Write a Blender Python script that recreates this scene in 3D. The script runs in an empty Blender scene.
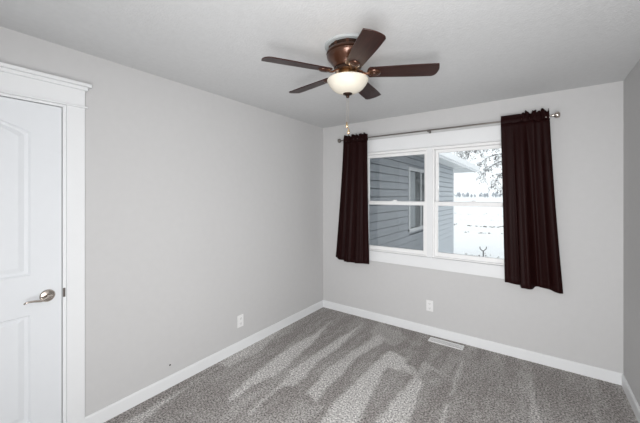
import bpy, bmesh, math, random
from mathutils import Vector, Matrix, noise
random.seed(7)
SC = bpy.context.scene
COL = SC.collection
PI = math.pi

# ---------------------------------------------------------------- camera
cd = bpy.data.cameras.new('camera'); cam = bpy.data.objects.new('camera', cd); COL.objects.link(cam)
cam.location = (2.365, -3.381, 1.522)
cam.rotation_euler = (PI/2, 0, 0.6207)
cd.sensor_width = 36; cd.lens = 36*301.68/640
cd.shift_y = -(211.5-195.26)/640
cd.clip_start = 0.02; cd.clip_end = 2000
SC.camera = cam

# ---------------------------------------------------------------- sky, lights, exposure
W = bpy.data.worlds.new('overcast'); SC.world = W; W.use_nodes = True
bg = W.node_tree.nodes['Background']
bg.inputs[0].default_value = (0.955, 0.975, 1.0, 1); bg.inputs[1].default_value = 1.40

def area(name, loc, rot, sx, sy, power, color=(1, 1, 1)):
    l = bpy.data.lights.new(name, 'AREA'); l.shape = 'RECTANGLE'; l.size = sx; l.size_y = sy
    l.energy = power; l.color = color
    o = bpy.data.objects.new(name, l); o.location = loc; o.rotation_euler = rot; COL.objects.link(o); return o
# added soft fill lights behind the camera
area('rear_fill_wide', (2.36, -3.765, 1.15), (PI/2, 0, 0.10), 1.0, 1.9, 50, (1, 1, 1))
d2 = area('rear_fill_narrow', (2.36, -3.76, 1.15), (PI/2, 0, 0.10), 1.0, 1.9, 13, (1, 1, 1)); d2.data.spread = 2.0
d3 = area('rear_fill_left', (2.36, -3.72, 1.15), (PI/2, 0, 0.75), 0.8, 1.9, 30, (1, 1, 1)); d3.data.spread = 2.2
SC.view_settings.view_transform = 'Standard'
SC.view_settings.look = 'None'
SC.view_settings.gamma = 1
SC.view_settings.use_curve_mapping = False
SC.view_settings.exposure = 0.0

# ---------------------------------------------------------------- helpers
def mat(name, color, rough=0.5, metal=0.0, spec=0.5, noise_amt=0.0, noise_scale=20, bump=0.0, bump_scale=200, emit=None, emit_s=0, coat=0, sheen=0, detail=3):
    m = bpy.data.materials.new(name); m.use_nodes = True
    nt = m.node_tree; p = nt.nodes['Principled BSDF']
    p.inputs['Base Color'].default_value = (*color, 1)
    p.inputs['Roughness'].default_value = rough; p.inputs['Metallic'].default_value = metal
    p.inputs['Specular IOR Level'].default_value = spec
    p.inputs['Coat Weight'].default_value = coat
    p.inputs['Sheen Weight'].default_value = sheen
    tc = nt.nodes.new('ShaderNodeTexCoord')
    if noise_amt or True:
        n = nt.nodes.new('ShaderNodeTexNoise'); n.inputs['Scale'].default_value = noise_scale; n.inputs['Detail'].default_value = detail
        nt.links.new(tc.outputs['Object'], n.inputs['Vector'])
        r = nt.nodes.new('ShaderNodeValToRGB')
        a = noise_amt
        r.color_ramp.elements[0].position = 0.3; r.color_ramp.elements[1].position = 0.7
        r.color_ramp.elements[0].color = (*[c*(1-a) for c in color], 1)
        r.color_ramp.elements[1].color = (*[min(1, c*(1+a)) for c in color], 1)
        nt.links.new(n.outputs['Fac'], r.inputs['Fac']); nt.links.new(r.outputs['Color'], p.inputs['Base Color'])
    if bump:
        n2 = nt.nodes.new('ShaderNodeTexNoise'); n2.inputs['Scale'].default_value = bump_scale; n2.inputs['Detail'].default_value = 2
        nt.links.new(tc.outputs['Object'], n2.inputs['Vector'])
        b = nt.nodes.new('ShaderNodeBump'); b.inputs['Strength'].default_value = bump; b.inputs['Distance'].default_value = 0.002
        nt.links.new(n2.outputs['Fac'], b.inputs['Height']); nt.links.new(b.outputs['Normal'], p.inputs['Normal'])
    if emit:
        p.inputs['Emission Color'].default_value = (*emit, 1); p.inputs['Emission Strength'].default_value = emit_s
    return m

M = {}
M['wall'] = mat('wall_paint', (0.565, 0.562, 0.562), 0.85, spec=0.25, noise_amt=0.01, bump=0.25, bump_scale=260)
M['ceil'] = mat('ceiling_paint', (0.635, 0.64, 0.645), 0.95, spec=0.1, noise_amt=0.02, noise_scale=30, bump=0.9, bump_scale=90)
M['trim'] = mat('white_trim_paint', (0.78, 0.79, 0.80), 0.4, spec=0.4, noise_amt=0.005)
M['door'] = mat('white_door_paint', (0.74, 0.76, 0.785), 0.42, spec=0.4, noise_amt=0.005)
M['vinyl'] = mat('white_vinyl', (0.84, 0.84, 0.84), 0.35, spec=0.5, noise_amt=0.004)
M['plate'] = mat('white_plastic', (0.80, 0.80, 0.80), 0.35, noise_amt=0.004)
M['dark'] = mat('dark_slot', (0.03, 0.03, 0.03), 0.7, noise_amt=0.1)
M['nickel'] = mat('satin_nickel', (0.56, 0.50, 0.45), 0.22, metal=1.0, noise_amt=0.02)
M['pewter'] = mat('dark_pewter', (0.22, 0.20, 0.185), 0.32, metal=0.9, noise_amt=0.05)
M['strike'] = mat('strike_metal', (0.16, 0.14, 0.13), 0.4, metal=0.8, noise_amt=0.05)
M['bronze'] = mat('oil_rubbed_bronze', (0.085, 0.036, 0.021), 0.28, metal=0.65, noise_amt=0.25, noise_scale=14, coat=0.3)
M['bronze_dark'] = mat('dark_bronze', (0.045, 0.025, 0.018), 0.35, metal=0.8, noise_amt=0.2, noise_scale=30)
M['brass'] = mat('antique_brass', (0.35, 0.20, 0.09), 0.28, metal=0.95, noise_amt=0.1)
M['brass_fob'] = mat('polished_brass', (0.80, 0.58, 0.34), 0.2, metal=1, noise_amt=0.05)
M['chain'] = mat('chain_metal', (0.55, 0.5, 0.45), 0.3, metal=1, noise_amt=0.05)
M['plateceil'] = mat('ceiling_ring_paint', (0.40, 0.42, 0.42), 0.7, noise_amt=0.01)
M['siding'] = mat('vinyl_siding', (0.48, 0.51, 0.545), 0.6, noise_amt=0.04, noise_scale=8, bump=0.2, bump_scale=60)
M['ext_white'] = mat('exterior_white', (0.88, 0.89, 0.90), 0.5, noise_amt=0.02)
M['soffit'] = mat('soffit_white', (0.70, 0.71, 0.71), 0.6, noise_amt=0.02)
M['snow'] = mat('snow', (0.93, 0.94, 0.95), 0.8, spec=0.2, noise_amt=0.02, noise_scale=1.5, bump=0.3, bump_scale=12)
M['bark'] = mat('dark_bark', (0.09, 0.085, 0.085), 0.9, noise_amt=0.3, noise_scale=30)
M['leaf'] = mat('withered_leaves', (0.16, 0.16, 0.17), 0.9, noise_amt=0.3, noise_scale=15)
M['weed'] = mat('dry_weeds', (0.16, 0.14, 0.12), 0.9, noise_amt=0.3)
M['fartree'] = mat('haze_tinted_frosty_trees', (0.47, 0.50, 0.54), 0.95, noise_amt=0.15, noise_scale=0.4)  # distance haze painted into the frosty tree colour
M['roof'] = mat('snow_covered_roof', (0.88, 0.90, 0.93), 0.8, noise_amt=0.02)
M['roompane'] = mat('dark_window_glass', (0.06, 0.075, 0.08), 0.08, noise_amt=0.05)
M['blind'] = mat('pale_blind', (0.42, 0.46, 0.48), 0.5, noise_amt=0.03)

def glass_mat():
    m = bpy.data.materials.new('window_glass'); m.use_nodes = True
    nt = m.node_tree; nt.nodes.clear()
    out = nt.nodes.new('ShaderNodeOutputMaterial'); mix = nt.nodes.new('ShaderNodeMixShader')
    tr = nt.nodes.new('ShaderNodeBsdfTransparent'); gl = nt.nodes.new('ShaderNodeBsdfGlossy'); fr = nt.nodes.new('ShaderNodeFresnel')
    tr.inputs[0].default_value = (0.93, 0.95, 0.95, 1)
    gl.inputs['Roughness'].default_value = 0.01; fr.inputs['IOR'].default_value = 1.5
    nt.links.new(fr.outputs[0], mix.inputs[0]); nt.links.new(tr.outputs[0], mix.inputs[1]); nt.links.new(gl.outputs[0], mix.inputs[2])
    nt.links.new(mix.outputs[0], out.inputs[0]); return m
M['glass'] = glass_mat()
def screen_mat():
    m = bpy.data.materials.new('insect_screen_mesh'); m.use_nodes = True
    nt = m.node_tree; nt.nodes.clear()
    out = nt.nodes.new('ShaderNodeOutputMaterial'); mix = nt.nodes.new('ShaderNodeMixShader')
    tr = nt.nodes.new('ShaderNodeBsdfTransparent'); df = nt.nodes.new('ShaderNodeBsdfDiffuse')
    df.inputs[0].default_value = (.05, .05, .055, 1); mix.inputs[0].default_value = .30
    nt.links.new(tr.outputs[0], mix.inputs[1]); nt.links.new(df.outputs[0], mix.inputs[2])
    nt.links.new(mix.outputs[0], out.inputs[0]); return m
M['screen'] = screen_mat()

def bowl_mat():
    m = mat('alabaster_glass', (0.62, 0.585, 0.51), 0.25, noise_amt=0.08, noise_scale=9, emit=(1.0, 0.82, 0.58), emit_s=0.10)
    return m
M['bowl'] = bowl_mat()

def wood_mat():
    m = bpy.data.materials.new('walnut_blade'); m.use_nodes = True
    nt = m.node_tree; p = nt.nodes['Principled BSDF']
    tc = nt.nodes.new('ShaderNodeTexCoord'); mp = nt.nodes.new('ShaderNodeMapping'); mp.inputs['Scale'].default_value = (4, 70, 70)
    n = nt.nodes.new('ShaderNodeTexNoise'); n.inputs['Scale'].default_value = 1.5; n.inputs['Detail'].default_value = 5
    r = nt.nodes.new('ShaderNodeValToRGB')
    r.color_ramp.elements[0].position = 0.3; r.color_ramp.elements[0].color = (0.016, 0.005, 0.004, 1)
    r.color_ramp.elements[1].position = 0.75; r.color_ramp.elements[1].color = (0.044, 0.014, 0.010, 1)
    nt.links.new(tc.outputs['Object'], mp.inputs[0]); nt.links.new(mp.outputs[0], n.inputs['Vector'])
    nt.links.new(n.outputs['Fac'], r.inputs['Fac']); nt.links.new(r.outputs['Color'], p.inputs['Base Color'])
    p.inputs['Roughness'].default_value = 0.33; p.inputs['Specular IOR Level'].default_value = 0.25
    return m
M['wood'] = wood_mat()

def fabric_mat():
    m = bpy.data.materials.new('dark_brown_satin'); m.use_nodes = True
    nt = m.node_tree; p = nt.nodes['Principled BSDF']
    tc = nt.nodes.new('ShaderNodeTexCoord'); mp = nt.nodes.new('ShaderNodeMapping'); mp.inputs['Scale'].default_value = (500, 500, 60)
    n = nt.nodes.new('ShaderNodeTexNoise'); n.inputs['Scale'].default_value = 1; n.inputs['Detail'].default_value = 2
    r = nt.nodes.new('ShaderNodeValToRGB')
    r.color_ramp.elements[0].color = (0.0085, 0.002, 0.002, 1); r.color_ramp.elements[1].color = (0.018, 0.0045, 0.0042, 1)
    nt.links.new(tc.outputs['Object'], mp.inputs[0]); nt.links.new(mp.outputs[0], n.inputs['Vector'])
    nt.links.new(n.outputs['Fac'], r.inputs['Fac']); nt.links.new(r.outputs['Color'], p.inputs['Base Color'])
    p.inputs['Roughness'].default_value = 0.5; p.inputs['Specular IOR Level'].default_value = 0.07
    return m
M['fabric'] = fabric_mat()

def carpet_mat():
    m = bpy.data.materials.new('grey_carpet'); m.use_nodes = True
    nt = m.node_tree; p = nt.nodes['Principled BSDF']
    at = nt.nodes.new('ShaderNodeAttribute'); at.attribute_name = 'nap'
    tc = nt.nodes.new('ShaderNodeTexCoord')
    base = nt.nodes.new('ShaderNodeMix'); base.data_type = 'RGBA'
    base.inputs['A'].default_value = (0.32, 0.300, 0.287, 1); base.inputs['B'].default_value = (0.64, 0.625, 0.61, 1)
    nt.links.new(at.outputs['Fac'], base.inputs['Factor'])
    n = nt.nodes.new('ShaderNodeTexNoise'); n.inputs['Scale'].default_value = 80; n.inputs['Detail'].default_value = 3; n.inputs['Roughness'].default_value = 0.7
    nt.links.new(tc.outputs['Object'], n.inputs['Vector'])
    r = nt.nodes.new('ShaderNodeValToRGB')
    r.color_ramp.elements[0].position = 0.36; r.color_ramp.elements[0].color = (0.30, 0.30, 0.30, 1)
    r.color_ramp.elements[1].position = 0.66; r.color_ramp.elements[1].color = (1.7, 1.7, 1.7, 1)
    nt.links.new(n.outputs['Fac'], r.inputs['Fac'])
    mul = nt.nodes.new('ShaderNodeMix'); mul.data_type = 'RGBA'; mul.blend_type = 'MULTIPLY'; mul.inputs['Factor'].default_value = 1
    nt.links.new(base.outputs['Result'], mul.inputs['A']); nt.links.new(r.outputs['Color'], mul.inputs['B'])
    nt.links.new(mul.outputs['Result'], p.inputs['Base Color'])
    b = nt.nodes.new('ShaderNodeBump'); b.inputs['Strength'].default_value = 0.6; b.inputs['Distance'].default_value = 0.006
    nt.links.new(n.outputs['Fac'], b.inputs['Height']); nt.links.new(b.outputs['Normal'], p.inputs['Normal'])
    p.inputs['Roughness'].default_value = 0.97; p.inputs['Specular IOR Level'].default_value = 0.1
    return m
M['carpet'] = carpet_mat()

def obj(name, bm, m, parent=None, smooth=False, loc=None, rot=None, bevel=0, bseg=2):
    me = bpy.data.meshes.new(name)
    bmesh.ops.recalc_face_normals(bm, faces=bm.faces[:])
    bm.to_mesh(me); bm.free()
    o = bpy.data.objects.new(name, me); COL.objects.link(o)
    if m: me.materials.append(M[m] if isinstance(m, str) else m)
    if smooth:
        for p in me.polygons: p.use_smooth = True
        if smooth == 'auto':
            me.set_sharp_from_angle(angle=math.radians(35))
    if parent: o.parent = parent
    if loc: o.location = loc
    if rot: o.rotation_euler = rot
    if bevel:
        b = o.modifiers.new('bevel', 'BEVEL'); b.width = bevel; b.segments = bseg; b.limit_method = 'ANGLE'; b.angle_limit = math.radians(40)
    return o

def thing(name, label, cat, loc=(0, 0, 0), rot=(0, 0, 0), group=None):
    o = bpy.data.objects.new(name, None); COL.objects.link(o); o.empty_display_size = 0.05
    o.location = loc; o.rotation_euler = rot; o['label'] = label; o['category'] = cat
    if group: o['group'] = group
    return o
def tag(o, label, cat, group=None, kind=None):
    o['label'] = label; o['category'] = cat
    if group: o['group'] = group
    if kind: o['kind'] = kind
    return o
def struct(name, bm, m, parent=None, **k):
    o = obj(name, bm, m, parent, **k)
    if parent is None: o['kind'] = 'structure'
    return o

def box(bm, x0, x1, y0, y1, z0, z1):
    v = [bm.verts.new((x, y, z)) for x in (x0, x1) for y in (y0, y1) for z in (z0, z1)]
    for f in ((0, 1, 3, 2), (4, 6, 7, 5), (0, 4, 5, 1), (2, 3, 7, 6), (0, 2, 6, 4), (1, 5, 7, 3)):
        bm.faces.new([v[i] for i in f])
def BX(*bs):
    bm = bmesh.new()
    for b in bs: box(bm, *b)
    return bm
def lathe(bm, prof, n=48, c=(0, 0, 0), axis='z'):
    rings = []
    for r, z in prof:
        ring = []
        for i in range(n):
            a = 2*PI*i/n
            p = (r*math.cos(a), r*math.sin(a), z)
            if axis == 'x': p = (z, p[0], p[1])
            if axis == 'y': p = (p[0], z, p[1])
            ring.append(bm.verts.new((p[0]+c[0], p[1]+c[1], p[2]+c[2])))
        rings.append(ring)
    for a, b in zip(rings, rings[1:]):
        for i in range(n):
            bm.faces.new((a[i], a[(i+1) % n], b[(i+1) % n], b[i]))
    bm.faces.new(rings[0][::-1]); bm.faces.new(rings[-1])
    return bm
def LT(*a, **k): return lathe(bmesh.new(), *a, **k)
def tube(bm, pts, rad, n=10):
    pts = [Vector(p) for p in pts]
    if not isinstance(rad, (list, tuple)): rad = [rad]*len(pts)
    rings = []; up = None
    for i, p in enumerate(pts):
        d = (pts[min(i+1, len(pts)-1)]-pts[max(i-1, 0)]).normalized()
        if up is None:
            up = Vector((0, 0, 1)) if abs(d.z) < 0.9 else Vector((1, 0, 0))
        s = d.cross(up).normalized(); up = s.cross(d).normalized()
        rr = rad[i] if isinstance(rad[i], (tuple, list)) else (rad[i], rad[i])
        rings.append([bm.verts.new(p+s*math.cos(2*PI*k/n)*rr[0]+up*math.sin(2*PI*k/n)*rr[1]) for k in range(n)])
    for a, b in zip(rings, rings[1:]):
        for i in range(n): bm.faces.new((a[i], a[(i+1) % n], b[(i+1) % n], b[i]))
    bm.faces.new(rings[0][::-1]); bm.faces.new(rings[-1])
    return bm
def spline(pts, k=6):
    P = [Vector(tuple(p)+(0,)*(3-len(tuple(p)))) for p in pts]; out = []
    for i in range(len(P)-1):
        a = P[max(i-1, 0)]; b = P[i]; c = P[i+1]; d = P[min(i+2, len(P)-1)]
        for j in range(k):
            t = j/k
            out.append(0.5*((2*b)+(c-a)*t+(2*a-5*b+4*c-d)*t*t+(3*b-a-3*c+d)*t**3))
    out.append(P[-1]); return out
def ico(bm, c, r, sub=1, sc=(1, 1, 1), jit=0):
    res = bmesh.ops.create_icosphere(bm, subdivisions=sub, radius=1)
    for v in res['verts']:
        k = 1+random.uniform(-jit, jit)
        v.co = Vector((v.co.x*r*sc[0]*k+c[0], v.co.y*r*sc[1]*k+c[1], v.co.z*r*sc[2]*k+c[2]))

# ---------------------------------------------------------------- room shell
RW, RH, RY = 2.937, 2.44, -3.80
STREAKS = [(1, [(0.35, -0.29), (0.51, -0.98), (0.57, -1.43), (0.58, -1.55), (0.52, -1.72), (0.53, -1.96), (0.48, -1.92), (0.41, -1.62), (0.36, -1.12), (0.39, -0.67)]), (0.95, [(0.68, -0.07), (0.76, -0.8), (0.75, -1.16), (0.8, -1.49), (0.73, -1.61), (0.72, -1.7), (0.76, -1.96), (0.73, -1.96), (0.71, -1.75), (0.67, -1.54), (0.63, -1.36), (0.65, -0.88), (0.68, -0.33)]), (0.9, [(0.96, -0.32), (1.06, -0.35), (1.08, -0.5), (1.0, -0.86), (1.02, -1.11), (1.03, -1.44), (1.05, -1.57), (0.92, -1.56), (0.88, -1.21), (0.92, -0.71)]), (1, [(1.19, -0.59), (1.37, -0.63), (1.48, -0.81), (1.3, -0.88), (1.33, -1.18), (1.37, -1.4), (1.39, -1.62), (1.2, -1.75), (1.16, -1.51), (1.17, -1.11), (1.19, -0.69)]), (1, [(1.55, -0.88), (1.62, -0.9), (1.65, -1.14), (1.67, -1.42), (1.49, -1.55), (1.5, -1.39), (1.51, -1.13)]), (0.7, [(1.19, -0.6), (1.26, -0.58), (1.38, -0.68), (1.53, -0.75), (1.59, -0.9), (1.53, -0.88), (1.41, -0.79), (1.34, -0.84), (1.27, -0.96), (1.23, -0.87)]), (0.55, [(1.53, -0.77), (1.54, -0.57), (1.59, -0.61), (1.71, -0.64), (1.79, -0.71), (1.7, -0.69), (1.6, -0.7), (1.6, -0.89)]), (0.7, [(1.81, -0.35), (1.83, -0.36), (1.85, -0.68), (1.85, -0.94), (1.82, -0.94), (1.81, -0.64)]), (0.7, [(1.83, -1.04), (1.86, -1.02), (1.87, -1.23), (1.87, -1.28), (1.84, -1.3), (1.83, -1.16)]), (0.4, [(2.02, -0.1), (2.03, -0.09), (2.06, -0.54), (2.09, -0.88), (2.11, -1.11), (2.1, -1.12), (2.08, -0.86), (2.05, -0.51)]), (0.65, [(2.32, -0.23), (2.35, -0.5), (2.37, -0.64), (2.4, -0.89), (2.33, -0.94), (2.32, -0.67), (2.31, -0.42)]), (0.8, [(0.03, -1.23), (0.11, -1.44), (0.09, -1.74), (0.11, -2.02), (0.16, -2.23), (0.24, -2.44), (0.12, -2.52), (0.12, -2.29), (0.1, -1.94)]), (0.75, [(0.02, -0.82), (0.18, -1.35), (0.16, -1.67), (0.12, -1.73), (-0.0, -1.64), (-0.01, -1.2)]), (0.35, [(1.14, -1.6), (1.11, -1.82), (0.97, -1.92), (0.95, -1.66)]), (0.4, [(0.85, -0.0), (1.27, -0.2), (1.2, -0.49), (0.86, -0.33)]), (0.35, [(0.67, -1.57), (0.65, -1.8), (0.71, -2.08), (0.62, -2.17), (0.56, -1.83)])]
def inside(poly, x, y):
    c = False; j = len(poly)-1
    for i in range(len(poly)):
        xi, yi = poly[i]; xj, yj = poly[j]
        if (yi > y) != (yj > y) and x < (xj-xi)*(y-yi)/(yj-yi)+xi: c = not c
        j = i
    return c
def dist_edge(poly, x, y):
    d = 9; j = len(poly)-1
    for i in range(len(poly)):
        ax, ay = poly[j]; bx, by = poly[i]; j = i
        dx, dy = bx-ax, by-ay; L = dx*dx+dy*dy or 1e-9
        t = max(0, min(1, ((x-ax)*dx+(y-ay)*dy)/L))
        d = min(d, math.hypot(x-ax-t*dx, y-ay-t*dy))
    return d
def make_floor():
    nx, ny = 200, 250
    bm = bmesh.new(); lay = bm.verts.layers.float.new('nap')
    bbs = [(w, p, min(a[0] for a in p)-.1, max(a[0] for a in p)+.1, min(a[1] for a in p)-.1, max(a[1] for a in p)+.1) for w, p in STREAKS]
    g = []
    for j in range(ny+1):
        row = []
        for i in range(nx+1):
            x = RW*i/nx; y = RY*(1-j/ny)
            v = bm.verts.new((x, y, 0.0))
            nx_ = x+0.02*noise.noise(Vector((x*14, y*9, 1)))+0.012*noise.noise(Vector((x*50, y*30, 2)))
            ny_ = y+0.05*noise.noise(Vector((x*12, y*12, 5)))
            f = 0.12+0.30*noise.noise(Vector((x*9, y*1.6, 3)))+0.22*noise.noise(Vector((x*22, y*9, 7)))
            for w, p, x0, x1, y0, y1 in bbs:
                if x0 < x < x1 and y0 < y < y1:
                    d = dist_edge(p, nx_, ny_)
                    s = (d if inside(p, nx_, ny_) else -d)/(0.015 if w > .71 else 0.010)
                    f = max(f, w*0.82*max(0, min(1, 0.5+s*0.5))+0.4*f)
            v[lay] = max(0, min(1.1, f))
            v.co.z = 0.0006*noise.noise(Vector((x*60, y*60, 0)))
            row.append(v)
        g.append(row)
    for j in range(ny):
        for i in range(nx):
            bm.faces.new((g[j][i], g[j][i+1], g[j+1][i+1], g[j+1][i]))
    # slab sides and underside
    b = [bm.verts.new(p) for p in ((0, RY, -.15), (RW, RY, -.15), (RW, 0, -.15), (0, 0, -.15))]
    bm.faces.new(b[::-1])
    bm.faces.new([b[0], b[1]]+[g[0][i] for i in range(nx, -1, -1)])
    bm.faces.new([b[2], b[3]]+[g[ny][i] for i in range(0, nx+1)])
    bm.faces.new([b[3], b[0]]+[g[j][0] for j in range(0, ny+1)])
    bm.faces.new([b[1], b[2]]+[g[j][nx] for j in range(ny, -1, -1)])
    o = struct('floor', bm, 'carpet', smooth=True)
make_floor()
struct('ceiling', BX((-.15, RW+.15, RY-.15, .15, RH, RH+.15)), 'ceil')
WX0, WX1, WZ0, WZ1 = .61, 2.24, .845, 2.045
struct('wall_back', BX((-.15, WX0, 0, .15, -.6, RH), (WX1, RW+.15, 0, .15, -.6, RH), (WX0, WX1, 0, .15, -.6, WZ0), (WX0, WX1, 0, .15, WZ1, RH)), 'wall')
DY0, DY1, DZ = -3.572, -2.776, 2.068
struct('wall_left', BX((-.12, 0, DY1, 0, -.15, RH), (-.12, 0, RY-.15, DY0, -.15, RH), (-.12, 0, DY0, DY1, DZ, RH), (-.16, -.12, DY0-.05, DY1+.05, -.15, DZ+.05)), 'wall')
struct('wall_right', BX((RW, RW+.15, RY-.15, 0, -.15, RH)), 'wall')
struct('wall_rear', BX((0, RW, RY-.15, RY, -.15, RH)), 'wall')
# baseboards
BB, BT = .0925, .013
def prof_board(axis, a0, a1, pos, sgn):
    bm = bmesh.new()
    pr = [(0, 0), (BT, 0), (BT, BB-.008), (BT-.006, BB), (0, BB)]
    R = []
    for a in (a0, a1):
        R.append([bm.verts.new((pos+sgn*d, a, z) if axis == 'y' else (a, pos+sgn*d, z)) for d, z in pr])
    for i in range(5): bm.faces.new((R[0][i], R[0][(i+1) % 5], R[1][(i+1) % 5], R[1][i]))
    bm.faces.new(R[0]); bm.faces.new(R[1][::-1]); return bm
struct('baseboard_left', prof_board('y', -2.685, -BT, 0, 1), 'trim')
struct('baseboard_back', prof_board('x', 0, RW, 0, -1), 'trim')
struct('baseboard_right', prof_board('y', RY, -BT, RW, -1), 'trim')

# ---------------------------------------------------------------- door with casing
trim = struct('trim_1', BX(
    (0, .018, DY1, -2.685, 0, 2.077), (0, .018, DY0-.09, DY0, 0, 2.077),
    (-.12, .004, DY1-.017, DY1, 0, DZ), (-.12, .004, DY0, DY0+.017, 0, DZ), (-.12, .004, DY0, DY1, DZ-.004, DZ+.012)), 'trim', bevel=.0015)
struct('header_board', BX((0, .020, DY0-.09, -2.685, 2.088, 2.190)), 'trim', trim, bevel=.0015)
struct('header_bead', BX((0, .030, DY0-.103, -2.672, 2.077, 2.089)), 'trim', trim, bevel=.004)
struct('header_cap', BX((0, .032, DY0-.103, -2.672, 2.190, 2.212), (0, .046, DY0-.118, -2.655, 2.212, 2.233)), 'trim', trim, bevel=.003)

def arch_loop(y0, y1, z0, zs, rise, n=14, d=0):
    y0 += d; y1 -= d; z0 += d; zs -= d*.6
    pts = [(y0, z0), (y1, z0), (y1, zs)]
    if rise > 0:
        for i in range(1, n):
            t = i/n; y = y1+(y0-y1)*t
            pts.append((y, zs+rise*(math.sin(PI*t)**.85)))
    pts.append((y0, zs)); return pts
def make_door():
    y0, y1, z0, z1 = DY0+.021, DY1-.0215, .012, 2.0595
    t = thing('door_1', 'white two-panel door with an arched upper panel in the left wall', 'door', (0, 0, 0))
    t['kind'] = 'structure'
    bm = bmesh.new(); X = -.001
    def loop(pts, x): 
        vs = [bm.verts.new((x, y, z)) for y, z in pts]
        es = [bm.edges.new((vs[i], vs[(i+1) % len(vs)])) for i in range(len(vs))]
        return vs, es
    ov, oe = loop([(y0, z0), (y1, z0), (y1, z1), (y0, z1)], X)
    es = list(oe)
    for spec in ((y0+.141, y1-.1395, 1.06, 1.885, .065), (y0+.141, y1-.1395, .215, .832, 0)):
        a, b, c, d, r = spec
        v0, e0 = loop(arch_loop(a, b, c, d, r), X); es += e0
        prev = v0
        for ins, dep in ((.010, .009), (.026, .010), (.050, .003)):
            vs = [bm.verts.new((X-dep, y, z)) for y, z in arch_loop(a, b, c, d, r, d=ins)]
            for i in range(len(vs)): bm.faces.new((prev[i], prev[(i+1) % len(vs)], vs[(i+1) % len(vs)], vs[i]))
            prev = vs
        bm.faces.new(prev)
    bmesh.ops.triangle_fill(bm, edges=es, use_beauty=True)
    bk = [bm.verts.new((X-.035, v.co.y, v.co.z)) for v in ov]
    for i in range(4): bm.faces.new((ov[i], ov[(i+1) % 4], bk[(i+1) % 4], bk[i]))
    bm.faces.new(bk[::-1])
    obj('slab', bm, 'door', t)
    # lever handle
    hy, hz = -2.864, .925
    h = obj('door_handle', LT([(.001, 0), (.036, 0), (.036, .004), (.031, .010), (.018, .013), (.013, .016), (.0115, .040), (.010, .046), (.001, .048)], 32, (0, hy, hz), 'x'), 'nickel', t, smooth='auto')
    pts = spline([(.045, hy+.012, hz), (.050, hy-.004, hz+.001), (.054, hy-.035, hz-.010), (.056, hy-.070, hz-.004), (.056, hy-.098, hz-.003), (.052, hy-.110, hz-.010)], 6)
    n = len(pts)
    rad = [(.011-.006*i/n, .0085-.0045*i/n) for i in range(n)]
    obj('lever', tube(bmesh.new(), pts, rad, 14), 'nickel', h, smooth=True)
    obj('strike_plate', BX((-.002, .0055, -2.7925, -2.7800, .897, .952)), 'strike', t, bevel=.001)
make_door()

# ---------------------------------------------------------------- window
win = thing('window_1', 'white double window', 'window', (0, 0, 0)); win['kind'] = 'structure'
for k in ('label', 'category'): del win[k]
tw = struct('trim_2', BX((WX0-.09, WX0, -.018, 0, WZ0-.122, WZ1), (WX1, WX1+.09, -.018, 0, WZ0-.122, WZ1), (WX0, WX1, -.018, 0, WZ0-.122, WZ0-.012), (1.396, 1.452, -.008, .02, WZ0, WZ1)), 'trim', bevel=.0015)
struct('header_board', BX((WX0-.09, WX1+.09, -.020, 0, WZ1+.010, WZ1+.150)), 'trim', tw, bevel=.0015)
struct('header_bead', BX((WX0-.10, WX1+.10, -.028, 0, WZ1, WZ1+.010)), 'trim', tw, bevel=.003)
struct('sill', BX((WX0, WX1, -.0195, .012, WZ0-.012, WZ0)), 'trim', tw, bevel=.003)
def ring(x0, x1, z0, z1, y0, y1, w, wt=None, wb=None):
    wt = w if wt is None else wt; wb = w if wb is None else wb
    return BX((x0, x0+w, y0, y1, z0, z1), (x1-w, x1, y0, y1, z0, z1), (x0+w, x1-w, y0, y1, z1-wt, z1), (x0+w, x1-w, y0, y1, z0, z0+wb))
for (a, b) in ((WX0, 1.400), (1.448, WX1)):
    fr = obj('window_frame', ring(a, b, WZ0, WZ1, .004, .135, .022, .026, .014), 'vinyl', win, bevel=.002)
    up = obj('upper_sash', ring(a+.022, b-.022, 1.412, WZ1-.026, .060, .090, .030, .034, .040), 'vinyl', win, bevel=.003)
    obj('pane', BX((a+.05, b-.05, .073, .077, 1.44, WZ1-.055)), 'glass', up)
    lo = obj('lower_sash', ring(a+.020, b-.020, WZ0+.014, 1.450, .024, .054, .034, .042, .044), 'vinyl', win, bevel=.003)
    obj('pane', BX((a+.05, b-.05, .037, .041, WZ0+.05, 1.415)), 'glass', lo)
    if a == WX0: obj('insect_screen', BX((a+.022, b-.022, .124, .1245, WZ0+.014, WZ1-.026)), 'screen', win)
    m = (a+b)/2
    obj('sash_lock', BX((m-.032, m+.032, .026, .052, 1.450, 1.458), (m-.012, m+.024, .030, .048, 1.458, 1.468)), 'vinyl', lo, bevel=.002)

# ---------------------------------------------------------------- outlets, vent, wall marks
def outlet(label, loc, rz):
    t = thing('wall_outlet', label, 'outlet', loc, (0, 0, rz))
    obj('cover_plate', BX((-.036, .036, -.006, 0, -.059, .059)), 'plate', t, bevel=.002)
    for s in (-1, 1):
        r = obj('receptacle', BX((-.017, .017, -.009, -.005, s*.025-.015, s*.025+.015)), 'plate', t, bevel=.003)
        obj('slot', BX((-.008, -.006, -.0096, -.0085, s*.025-.003, s*.025+.007), (.006, .008, -.0096, -.0085, s*.025-.003, s*.025+.007), (-.002, .002, -.0096, -.0085, s*.025-.011, s*.025-.007)), 'dark', r)
    obj('screw', LT([(.0005, -.0068), (.003, -.0066), (.0034, -.0055)], 12, (0, 0, 0), 'y'), 'plate', t)
outlet('white duplex outlet on the left wall near the baseboard', (0, -1.422, .287), PI/2)
outlet('white duplex outlet on the window wall below the window', (1.423, 0, .315), 0)
vent = thing('floor_vent', 'white metal floor register set in the carpet beside the window wall', 'vent', (1.616, -.118, .001))
bmv = ring(-.166, .166, -.048, .048, 0, 1, .016)
bmv.free()
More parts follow.
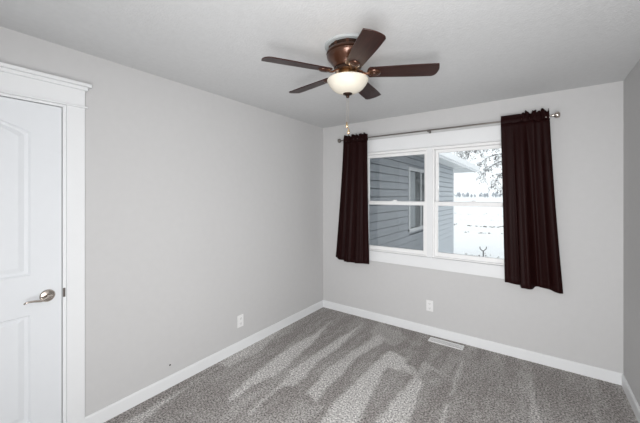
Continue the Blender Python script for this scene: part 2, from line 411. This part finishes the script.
def frame_xy(x0, x1, y0, y1, z0, z1, w): return BX((x0, x0+w, y0, y1, z0, z1), (x1-w, x1, y0, y1, z0, z1), (x0+w, x1-w, y0, y0+w, z0, z1), (x0+w, x1-w, y1-w, y1, z0, z1))
obj('frame', frame_xy(-.167, .167, -.048, .048, 0, .009, .014), 'plate', vent, bevel=.003)
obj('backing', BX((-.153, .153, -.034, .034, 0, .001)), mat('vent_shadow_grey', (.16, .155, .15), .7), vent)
bm = bmesh.new()
for i in range(24):
    x = -.148+i*.01287
    box(bm, x-.0040, x+.0040, -.034, .034, .001, .007)
box(bm, -.153, .153, -.003, .003, .002, .0085)
obj('louver', bm, 'plate', vent)
obj('damper_lever', BX((.128, .134, -.01, .01, .0085, .016)), 'plate', vent, bevel=.001)
tag(obj('wall_anchor', LT([(.001, 0), (.006, 0), (.007, .002), (.004, .005), (.001, .0055)], 14, (0, -2.124, .173), 'x'), 'dark'), 'tiny dark screw hole plug low on the left wall above the baseboard', 'wall plug')

# ---------------------------------------------------------------- curtain rod and curtains
RODY, RODZ = -.082, 2.213
rod = thing('curtain_rod', 'dark pewter curtain rod spanning above the window', 'curtain rod', (0, 0, 0))
obj('pole', tube(bmesh.new(), [(.34, RODY, RODZ+.008), (2.49, RODY, RODZ)], .0075, 12), 'pewter', rod, smooth='auto')
for x, s in ((2.478, 1), (.352, -1)):
    z = RODZ+(.008 if s < 0 else 0)
    pr = [(.006, 0), (.009, .004), (.009, .016), (.013, .018), (.022, .024), (.0255, .032), (.0255, .048), (.021, .055), (.012, .058), (.001, .059)]
    obj('finial', LT([(r, s*d) for r, d in pr], 28, (x, RODY, z), 'x'), 'nickel' if s > 0 else 'pewter', rod, smooth='auto')
for x in (.42, 1.428, 2.44):
    z = RODZ+.004
    bm = BX((x-.010, x+.010, -.004, 0, z-.035, z+.025), (x-.004, x+.004, RODY, -.002, z-.018, z-.010), (x-.006, x+.006, RODY-.012, RODY+.012, z-.018, z-.006))
    obj('bracket', bm, 'pewter', rod, bevel=.001)

def curtain(label, xt, xb, zb_fn, fold_fn, flat):
    """body hangs from the rod pocket; ruffled heading above the rod."""
    nu, nv = 120, 44
    root = None
    zt = RODZ-.020
    def yfold(u, v): return fold_fn(u, v)-.010*(1-v)
    bm = bmesh.new(); g = []
    for j in range(nv+1):
        v = j/nv; row = []
        for i in range(nu+1):
            u = i/nu
            xa = xt[0]+(xt[1]-xt[0])*u; xc = xb[0]+(xb[1]-xb[0])*u
            k = v**1.15
            zb = zb_fn(u)
            x = xa*(1-k)+xc*k+.004*math.sin(u*40+v*3)*(1-v)
            z = zt*(1-v)+zb*v
            row.append(bm.verts.new((x, RODY+yfold(u, v), z)))
        g.append(row)
    for j in range(nv):
        for i in range(nu): bm.faces.new((g[j][i], g[j][i+1], g[j+1][i+1], g[j+1][i]))
    body = obj('curtain', bm, 'fabric', smooth=True)
    so = body.modifiers.new('thickness', 'SOLIDIFY'); so.thickness = .003; so.offset = 0
    tag(body, label, 'curtain')
    # rod pocket and ruffled heading: a sleeve round the rod, gathered, frill on top
    bm = bmesh.new(); prev = None
    prof = [(.009, -.034), (.012, -.014), (.013, 0), (.011, .014), (.006, .024), (.006, .034), (.005, .046), (.003, .058),
            (-.003, .058), (-.005, .046), (-.006, .034), (-.006, .024), (-.011, .014), (-.013, 0), (-.012, -.014), (-.004, -.030)]
    for i in range(nu+1):
        u = i/nu
        gth = 0 if (flat(u)) else 1
        x = xt[0]+(xt[1]-xt[0])*u
        w = math.sin(u*75)*.5+math.sin(u*43+1)*.5
        ringv = []
        for q, (dy, dz) in enumerate(prof):
            top = max(0, dz-.02)/.038
            yy = -dy+(w*.006*gth)+top*gth*.010*math.sin(u*60+2)
            zz = dz+top*gth*(.010*math.sin(u*38)+.007*math.sin(u*97)+.002)-top*(1-gth)*.006
            ringv.append(bm.verts.new((x+top*gth*.004*math.sin(u*80), RODY+yy, RODZ+zz)))
        if prev:
            for q in range(len(prof)):
                a = (q+1) % len(prof)
                bm.faces.new((prev[q], prev[a], ringv[a], ringv[q]))
        else: first = ringv
        prev = ringv
    bm.faces.new(first); bm.faces.new(prev[::-1])
    obj('heading_ruffle', bm, 'fabric', body, smooth=True)
    # hem: a doubled band along the bottom edge
    bm = bmesh.new(); hv = []
    for j, v in enumerate((.955, .957, 1.0, 1.002)):
        row = []
        for i in range(nu+1):
            u = i/nu; xc = xb[0]+(xb[1]-xb[0])*u; xa = xt[0]+(xt[1]-xt[0])*u
            k = v**1.15
            off = (.0018, .0032, .0032, .0018)[j]
            row.append(bm.verts.new((xa*(1-k)+xc*k+.004*math.sin(u*40+v*3)*(1-v), RODY+yfold(u, v)-off, zt*(1-v)+zb_fn(u)*v)))
        hv.append(row)
    for j in range(3):
        for i in range(nu): bm.faces.new((hv[j][i], hv[j][i+1], hv[j+1][i+1], hv[j+1][i]))
    obj('hem', bm, 'fabric', body, smooth=True)
    return body

def sm(a, b, x):
    t = max(0, min(1, (x-a)/(b-a))); return t*t*(3-2*t)
def foldR(u, v):
    amp = .006+.004*v
    y = amp*math.sin(u*26)*(sm(.35, .55, u)*.7+.3)
    # deep central fold pushed forward to the room, hollow to its right
    y -= .045*(.3*sm(0, .2, v)+.7*v)*sm(.27, .31, u)*(1-sm(.46, .56, u))
    y += .030*(.3*sm(0, .2, v)+.7*v)*sm(.52, .62, u)*(1-sm(.72, .95, u))
    return y-.008*v*math.sin(u*60+v)*.25
def zbR(u):
    z = .713-.008*sm(0, .3, u)
    z -= .013*sm(.27, .295, u)*(1-sm(.50, .54, u))
    z += .004*sm(.5, .56, u)
    return z-.026*sm(.56, 1, u)
curtain('dark brown satin curtain on the right side of the window', (2.098, 2.462), (2.130, 2.556), zbR, foldR, lambda u: u < .42)
def foldL(u, v):
    y = (.005+.004*v)*math.sin(u*24+1)
    y -= .035*v*sm(.255, .29, u)*(1-sm(.75, .95, u))
    return y+.003*math.sin(u*55)*v
def zbL(u):
    return .722-.022*sm(0, .13, u)-.008*sm(.265, .29, u)+.004*sm(.3, 1, u)
curtain('dark brown satin curtain on the left side of the window', (.376, .712), (.254, .738), zbL, foldL, lambda u: u > .93)

# ---------------------------------------------------------------- ceiling fan
FX, FY = 1.424, -1.772
fan = thing('ceiling_fan', 'five-blade bronze hugger ceiling fan with dark walnut blades', 'ceiling fan', (FX, FY, RH))
def fz(z): return z-RH
obj('ceiling_ring', LT([(.10, 0), (.142, 0), (.142, -.005), (.136, -.010), (.10, -.012)], 64), 'plateceil', fan, smooth='auto')
obj('motor_vent', LT([(.08, -.008), (.116, -.010), (.116, -.036), (.08, -.036)], 64), 'bronze_dark', fan, smooth='auto')
for k in range(10):
    obj('vent_rib', BX((.110, .1195, -.008, .008, -.034, -.010)), 'bronze', fan, rot=(0, 0, 2*PI*k/10+.2))
obj('motor_housing', LT([(.09, -.032), (.119, -.033), (.126, -.037), (.130, -.045), (.131, -.050), (.122, -.055), (.121, -.059), (.129, -.063), (.128, -.071), (.121, -.083), (.110, -.097), (.098, -.110), (.088, -.124), (.084, -.134), (.06, -.136)], 72), 'bronze', fan, smooth='auto')
obj('flywheel', LT([(.03, -.134), (.078, -.136), (.080, -.142), (.078, -.158), (.05, -.160)], 48), 'bronze_dark', fan, smooth='auto')
obj('switch_housing', LT([(.03, -.156), (.055, -.158), (.058, -.166), (.058, -.190), (.068, -.198), (.078, -.208), (.05, -.210)], 48), 'brass', fan, smooth='auto')
lk = obj('light_bowl', LT([(.05, -.205), (.118, -.206), (.1255, -.209), (.1265, -.215), (.122, -.224), (.113, -.239), (.099, -.258), (.079, -.275), (.052, -.288), (.024, -.294), (.001, -.296)], 64), 'bowl', fan, smooth='auto')
obj('bowl_finial', LT([(.001, -.292), (.022, -.290), (.029, -.293), (.028, -.298), (.017, -.302), (.010, -.306), (.011, -.312), (.008, -.319), (.001, -.321)], 24), 'bronze_dark', fan, smooth='auto')
# bulbs' own warm light spilling over the bowl's rim
for k in range(3):
    pl = bpy.data.lights.new('bowl_glow', 'POINT'); pl.energy = .12; pl.color = (1, .80, .58); pl.shadow_soft_size = .02
    po = bpy.data.objects.new('bowl_glow', pl); po.parent = fan
    a = 2*PI*k/3+.6
    po.location = (.095*math.cos(a), .095*math.sin(a), -.188); COL.objects.link(po)
def blade_mesh():
    r0, r1 = .124, .530
    out = []
    def w(t): return .050+.009*sm(0, .8, t)
    n = 20
    L = r1-r0
    lead = []; trail = []
    for i in range(n+1):
        t = i/n; lead.append((r0+.010+(L-.016)*t, -w(t))); 
    for i in range(n+1):
        t = i/n; trail.append((r0+.010+(L-.040)*t, w(t)))
    tip = []
    wl, wt = lead[-1], trail[-1]
    # gently curved tip, rounder on the trailing corner
    P = spline([wl, (r1-.001, -w(1)*.72), (r1+.004, -.005), (r1-.003, w(1)*.55), (r1-.014, w(1)*.85), wt], 5)
    pts = lead+[(q.x, q.y) for q in P][1:-1]+trail[::-1]
    root = spline([(trail[0][0], trail[0][1], 0), (r0-.002, .030, 0), (r0-.006, 0, 0), (r0-.002, -.030, 0), (lead[0][0], lead[0][1], 0)], 4)
    pts += [(p.x, p.y) for p in root][1:-1]
    bm = bmesh.new()
    v = [bm.verts.new((x, y, 0)) for x, y in pts]
    f = bm.faces.new(v)
    e = bmesh.ops.extrude_face_region(bm, geom=[f])
    for q in e['geom']:
        if isinstance(q, bmesh.types.BMVert): q.co.z += .006
    return bm
def iron_mesh():
    bm = bmesh.new()
    # arm from the flywheel out to a round medallion under the blade root
    pts = spline([(.066, 0, .016), (.085, 0, .010), (.103, 0, -.003), (.125, 0, -.006), (.155, 0, -.005)], 5)
    n = len(pts)
    tube(bm, pts, [(.014-.004*math.sin(PI*i/n)*1.2, .006) for i in range(n)], 12)
    return bm
blade_me = None; parts = {}
for k in range(5):
    a = math.radians(25.8+72*k)
    if k == 0:
        b = obj('blade', blade_mesh(), 'wood', fan, bevel=.0015)
        ir = obj('blade_iron', iron_mesh(), 'bronze', b, smooth='auto')
        md = obj('medallion', LT([(.001, -.014), (.010, -.013), (.014, -.009), (.018, -.012), (.024, -.011), (.030, -.006), (.033, -.001), (.033, 0)], 32, (.160, 0, 0)), 'bronze', b, smooth='auto')
        for v in md.data.vertices: v.co.x = .160+(v.co.x-.160)*1.25
        proto = (b, ir, md)
    else:
        b, ir, md = [q.copy() for q in proto]
        for q in (b, ir, md): COL.objects.link(q)
        ir.parent = b; md.parent = b
    b.parent = fan
    b.location = (0, 0, fz(2.271))
    sag = (-.016, .002, .006, -.016, -.030)[k]/.53
    b.rotation_euler = (Matrix.Rotation(a, 3, 'Z') @ Matrix.Rotation(-sag, 3, 'Y') @ Matrix.Rotation(math.radians(-12), 3, 'X')).to_euler()
# pull chains
for (dx, dy, L, nm) in ((-.014, -.010, .146, 0), (.014, .010, .184, 1)):
    z0 = -.319
    bm = bmesh.new()
    m_ = int(L/.0045)
    for i in range(m_):
        ico(bm, (dx*.3, dy*.3, z0-i*.0045), .0019, 1)
    c = obj('pull_chain', bm, 'chain', fan, smooth=True)
    obj('fob', LT([(.0006, z0-L), (.003, z0-L-.002), (.0035, z0-L-.008), (.006, z0-L-.018), (.0078, z0-L-.028), (.006, z0-L-.036), (.001, z0-L-.040)], 16, (dx*.3, dy*.3, 0)), 'brass_fob', c, smooth=True)

# ---------------------------------------------------------------- outside: the other wing of the house
GZ = -.45
wing = thing('house_wing', 'grey siding wing of the house seen through the window', 'house', (.3, 3.4, GZ))
wx, wy0, wy1, wzt = .3, .16, 6.527, 2.36
def L(o):  # keep world coordinates under the wing's own empty
    o.location = (-wing.location.x, -wing.location.y, -wing.location.z); return o
def lap(y0, y1, x, z0, z1, skip=None, pitch=.13):
    bm = bmesh.new(); z = z0
    while z < z1-1e-4:
        zt = min(z+pitch, z1)
        segs = [(y0, y1)]
        if skip and zt > skip[2]+.001 and z < skip[3]-.001: segs = [(y0, skip[0]), (skip[1], y1)]
        for a, b in segs:
            q = [(x-.030, z+.003), (x+.018, z), (x+.018, z+.006), (x+.004, zt-.011), (x-.030, zt-.010), (x-.030, zt)]
            A = [bm.verts.new((px, a, pz)) for px, pz in q]; B = [bm.verts.new((px, b, pz)) for px, pz in q]
            for i in range(6): bm.faces.new((A[i], A[(i+1) % 6], B[(i+1) % 6], B[i]))
            bm.faces.new(A[::-1]); bm.faces.new(B)
        z = zt
    return bm
L(obj('wall', BX((-4.5, wx-.031, wy0, wy1, GZ-.2, wzt)), 'siding', wing))
L(obj('siding', lap(wy0, wy1, wx, GZ, wzt, (2.50, 3.72, .80, 2.09)), 'siding', wing))
L(obj('corner_post', BX((wx-.06, wx+.022, wy1-.03, wy1+.03, GZ, wzt)), 'ext_white', wing))
wf = L(obj('window_frame', BX((wx-.035, wx+.0005, 2.52, 3.70, .82, 2.07), (wx-.002, wx+.03, 2.50, 2.573, .80, 2.09), (wx-.002, wx+.03, 3.647, 3.72, .80, 2.09), (wx-.002, wx+.03, 2.573, 3.647, 2.02, 2.09), (wx-.002, wx+.04, 2.50, 3.72, .78, .85), (wx-.002, wx+.02, 3.27, 3.33, .85, 2.02)), 'ext_white', wing, bevel=.003))
for a, b, m_ in ((2.573, 3.27, 'roompane'), (3.33, 3.647, 'roompane')):
    p = obj('pane', BX((wx, wx+.008, a, b, .85, 2.02)), m_, wf)
p = obj('blind', BX((wx+.0085, wx+.0095, 2.60, 2.93, .87, 2.0)), 'blind', wf)
L(obj('soffit', BX((-4.5, .88, wy0+.0, wy1+.42, wzt, wzt+.03)), 'soffit', wing))
L(obj('fascia', BX((.88, .90, wy0, wy1+.44, 2.235, wzt+.06), (-4.5, .88, wy1+.42, wy1+.44, 2.235, wzt+.06)), 'ext_white', wing))
L(obj('gutter', BX((.90, .96, wy0, wy1+.44, 2.26, wzt+.03)), 'ext_white', wing, bevel=.01))
bm = bmesh.new()
A = [bm.verts.new(p) for p in ((.93, wy0, wzt+.04), (.93, wy1+.46, wzt+.04), (-4.5, wy1+.46, wzt+.04), (-4.5, wy0, wzt+.04), (-1.8, wy0, wzt+1.1), (-1.8, wy1-2.0, wzt+1.1))]
for f in ((0, 1, 5, 4), (1, 2, 5), (2, 3, 4, 5), (0, 4, 3), (0, 3, 2, 1)): bm.faces.new([A[i] for i in f])
L(obj('roof', bm, 'roof', wing))
struct('trim_3', BX((.98, RW+1.5, .15, .62, 2.36, 2.50)), 'ext_white')   # unseen eave of our own wing, added to shade the siding nearby

# snow field
def make_snow():
    bm = bmesh.new(); g = []
    ys = [.15+(i/60.)**2.6*700 for i in range(61)]
    for y in ys:
        row = []
        s = 12+y*1.3
        for i in range(61):
            x = 1-s*(.9)+(s*1.5)*i/60
            z = GZ+.03*noise.noise(Vector((x*.3, y*.3, 0)))*min(1, y/3)+max(0, y-60)*.0
            row.append(bm.verts.new((x, y, z)))
        g.append(row)
    for j in range(60):
        for i in range(60): bm.faces.new((g[j][i], g[j][i+1], g[j+1][i+1], g[j+1][i]))
    o = obj('snow_field', bm, 'snow', smooth=True); o['kind'] = 'structure'
    return o
make_snow()
# clods and dry weeds poking through the snow
bm = bmesh.new()
def blade_of(bm, x, y, z, h):
    a = random.uniform(0, PI); d = random.uniform(-.4, .4)*h
    tube(bm, [(x, y, z-.02), (x+math.cos(a)*d*.4, y+math.sin(a)*d*.4, z+h*.6), (x+math.cos(a)*d, y+math.sin(a)*d, z+h)], [.006, .005, .001], 4)
for i in range(150):
    t = random.random(); y = 7.2+random.gauss(0, .35); x = -.9+t*3.6
    for k in range(2): blade_of(bm, x+random.uniform(-.03, .03), y, GZ, random.uniform(.02, .07))
tag(obj('dry_weeds', bm, 'weed'), 'sparse dry weed tips poking through the snow near the forked stake', 'weeds', kind='stuff')
bm = bmesh.new()
for (yc, n, sp, s) in ((14.2, 60, .18, .07), (18.0, 70, .3, .10), (23, 30, .5, .05), (30, 40, 1.5, .06)):
    for i in range(n):
        x = -6+random.random()**1.0*11; 
        ico(bm, (x, yc+random.gauss(0, sp)+.15*math.sin(x*2), GZ+.01), random.uniform(.25, .8)*s, 1, (1.3, 1, .6), .3)
tag(obj('soil_clods', bm, 'weed'), 'dark soil clods in two rows across the snowy field', 'soil', kind='stuff')
# forked stake
st = obj('forked_stake', tube(bmesh.new(), [(0, 0, -.05), (.004, 0, .10), (0, 0, .20)], [.020, .018, .018], 10), 'bark', loc=(1.0, 7.49, GZ), smooth=True)
tag(st, 'dark forked stake standing up in the snow outside the window', 'stake')
for s in (-1, 1):
    d = Vector((.81, .58, 0))*s
    obj('prong', tube(bmesh.new(), spline([(0, 0, .19), d*.05+Vector((0, 0, .22)), d*.095+Vector((0, 0, .26)), d*.105+Vector((0, 0, .33))], 4), .013, 8), 'bark', st, smooth=True)

# snow-laden tree whose boughs reach in from behind the right curtain
def near_tree():
    base = Vector((2.5, 8.9, GZ))
    t = thing('tree', 'snow-dusted tree with clusters of withered leaves by the house', 'tree', base)
    bt = bmesh.new(); bl = bmesh.new(); bs = bmesh.new()
    tube(bt, spline([(0, 0, -.1), (.05, 0, 1.0), (-.02, .05, 2.0), (.05, 0, 3.2), (0, 0, 4.6)], 5), [.13-.004*i for i in range(21)], 10)
    R = random.Random(11)
    def clump(p, r):
        for k in range(R.randint(5, 9)):
            q = p+Vector((R.uniform(-1, 1), R.uniform(-1, 1), R.uniform(-1, .4)))*r
            d = Vector((R.uniform(-1, 1), R.uniform(-1, 1), R.uniform(-1, .2))).normalized()
            s = d.cross(Vector((0, 0, 1))).normalized(); n = s.cross(d)
            l = R.uniform(.05, .10); w = l*.35
            vs = [bl.verts.new(q+o) for o in (-d*l*.5, s*w*.5+n*.006, d*l*.5, -s*w*.5+n*.006, -n*.006)]
            for f in ((0, 1, 2, 3), (0, 4, 1), (1, 4, 2), (2, 4, 3), (3, 4, 0)): bl.faces.new([vs[i] for i in f])
        if R.random() < .6: ico(bs, p+Vector((0, 0, r*.5)), r*.55, 1, (1.3, 1.3, .5), .25)
    def bough(pts, r0, nt):
        P = spline([p for p in pts], 7); n = len(P)
        tube(bt, P, [r0*(1-.85*i/n) for i in range(n)], 6)
        for i in range(3, n):
            for q in range(nt):
                if R.random() < .25: continue
                d = Vector((R.uniform(-1, .5), R.uniform(-.7, .7), R.uniform(-1.0, .35))).normalized()
                l = R.uniform(.10, .32)
                e = P[i]+d*l+Vector((0, 0, -.3*l))
                tube(bt, [P[i], (P[i]+e)/2+Vector((0, 0, .03)), e], [.005, .004, .002], 4)
                if R.random() < .9: clump(e, .075)
                if R.random() < .6: clump((P[i]+e)/2, .06)
            ico(bs, P[i]+Vector((0, 0, .012)), .018, 1, (1.8, 1.8, .8), .3)
    for pts in (
        [(0, 0, 2.6), (-.6, -.1, 3.45), (-1.2, -.2, 3.7), (-1.8, -.2, 3.65), (-2.35, -.2, 3.5)],
        [(0, 0, 2.3), (-.4, -.1, 3.0), (-.9, -.1, 3.2), (-1.4, -.1, 3.0), (-1.75, -.1, 2.65)],
        [(0, 0, 2.0), (-.4, -.2, 2.7), (-.8, -.3, 2.85), (-1.15, -.3, 2.65), (-1.3, -.3, 2.3)],
        [(0, 0, 1.8), (-.4, .1, 2.3), (-.75, .1, 2.4), (-1.0, .1, 2.2)],
        [(0, 0, 2.9), (-.5, .1, 3.35), (-1.0, .1, 3.45), (-1.5, .1, 3.35), (-1.8, .1, 3.1)],
        [(0, 0, 3.0), (-.5, .1, 3.8), (-1.2, .1, 4.0), (-2.0, .1, 3.8), (-2.5, .1, 3.6)],
        [(0, 0, 3.2), (.5, .1, 3.7), (1.0, .2, 3.8), (1.4, .2, 3.5)],
        [(0, 0, 2.4), (.4, .3, 2.9), (.9, .4, 3.0), (1.2, .5, 2.7)],
        [(0, 0, 3.8), (-.3, .4, 4.5), (-.8, .6, 4.9)],
        [(0, 0, 3.9), (.3, -.3, 4.6), (.5, -.5, 5.0)]):
        bough(pts, .035, 2)
    obj('trunk', bt, 'bark', t, smooth=True)
    tag_ = obj('foliage', bl, 'leaf', t); obj('snow_clumps', bs, 'snow', t, smooth=True)
near_tree()

# far treeline
def far_tree(seed, h):
    R = random.Random(seed); bm = bmesh.new()
    tube(bm, [(0, 0, -.5), (0, 0, h*.5), (R.uniform(-.3, .3), 0, h*.9)], [.35, .25, .1], 6)
    for k in range(34):
        z = h*R.uniform(.22, .95); sp = h*.30*math.sin(PI*min(1, (z/h)*.8+.12))
        a = R.uniform(0, 2*PI); rr = sp*R.random()**.5
        ico(bm, (math.cos(a)*rr, math.sin(a)*rr, z), h*R.uniform(.05, .11), 1, (1, 1, .9), .35)
    return bm
protos = []
yaw = .6207
F2 = Vector((-math.sin(yaw), math.cos(yaw), 0)); R2 = Vector((math.cos(yaw), math.sin(yaw), 0))
spots = []
rr = random.Random(3)
for row, dist in enumerate((255, 290, 330)):
    for i in range(16):
        lat = (.42+.0145*(i+row*.33)+rr.uniform(-.003, .003))*dist
        p = Vector((2.365, -3.381, 0))+F2*(dist+rr.uniform(-6, 6))+R2*lat
        spots.append((p.x, p.y, rr.uniform(.35, .72)*(1.1 if row else .75)))
for i, (x, y, s) in enumerate(spots):
    if i < 4:
        o = obj('distant_tree', far_tree(40+i, 6.5), 'fartree'); protos.append(o)
    else:
        o = protos[i % 4].copy(); COL.objects.link(o)
    o.location = (x, y, GZ); o.scale = (s, s, s); o.rotation_euler.z = i*1.3
    tag(o, 'small frosted tree in the treeline across the field, haze painted into its pale colour', 'tree', 'haze-tinted frosted trees along the far edge of the field')
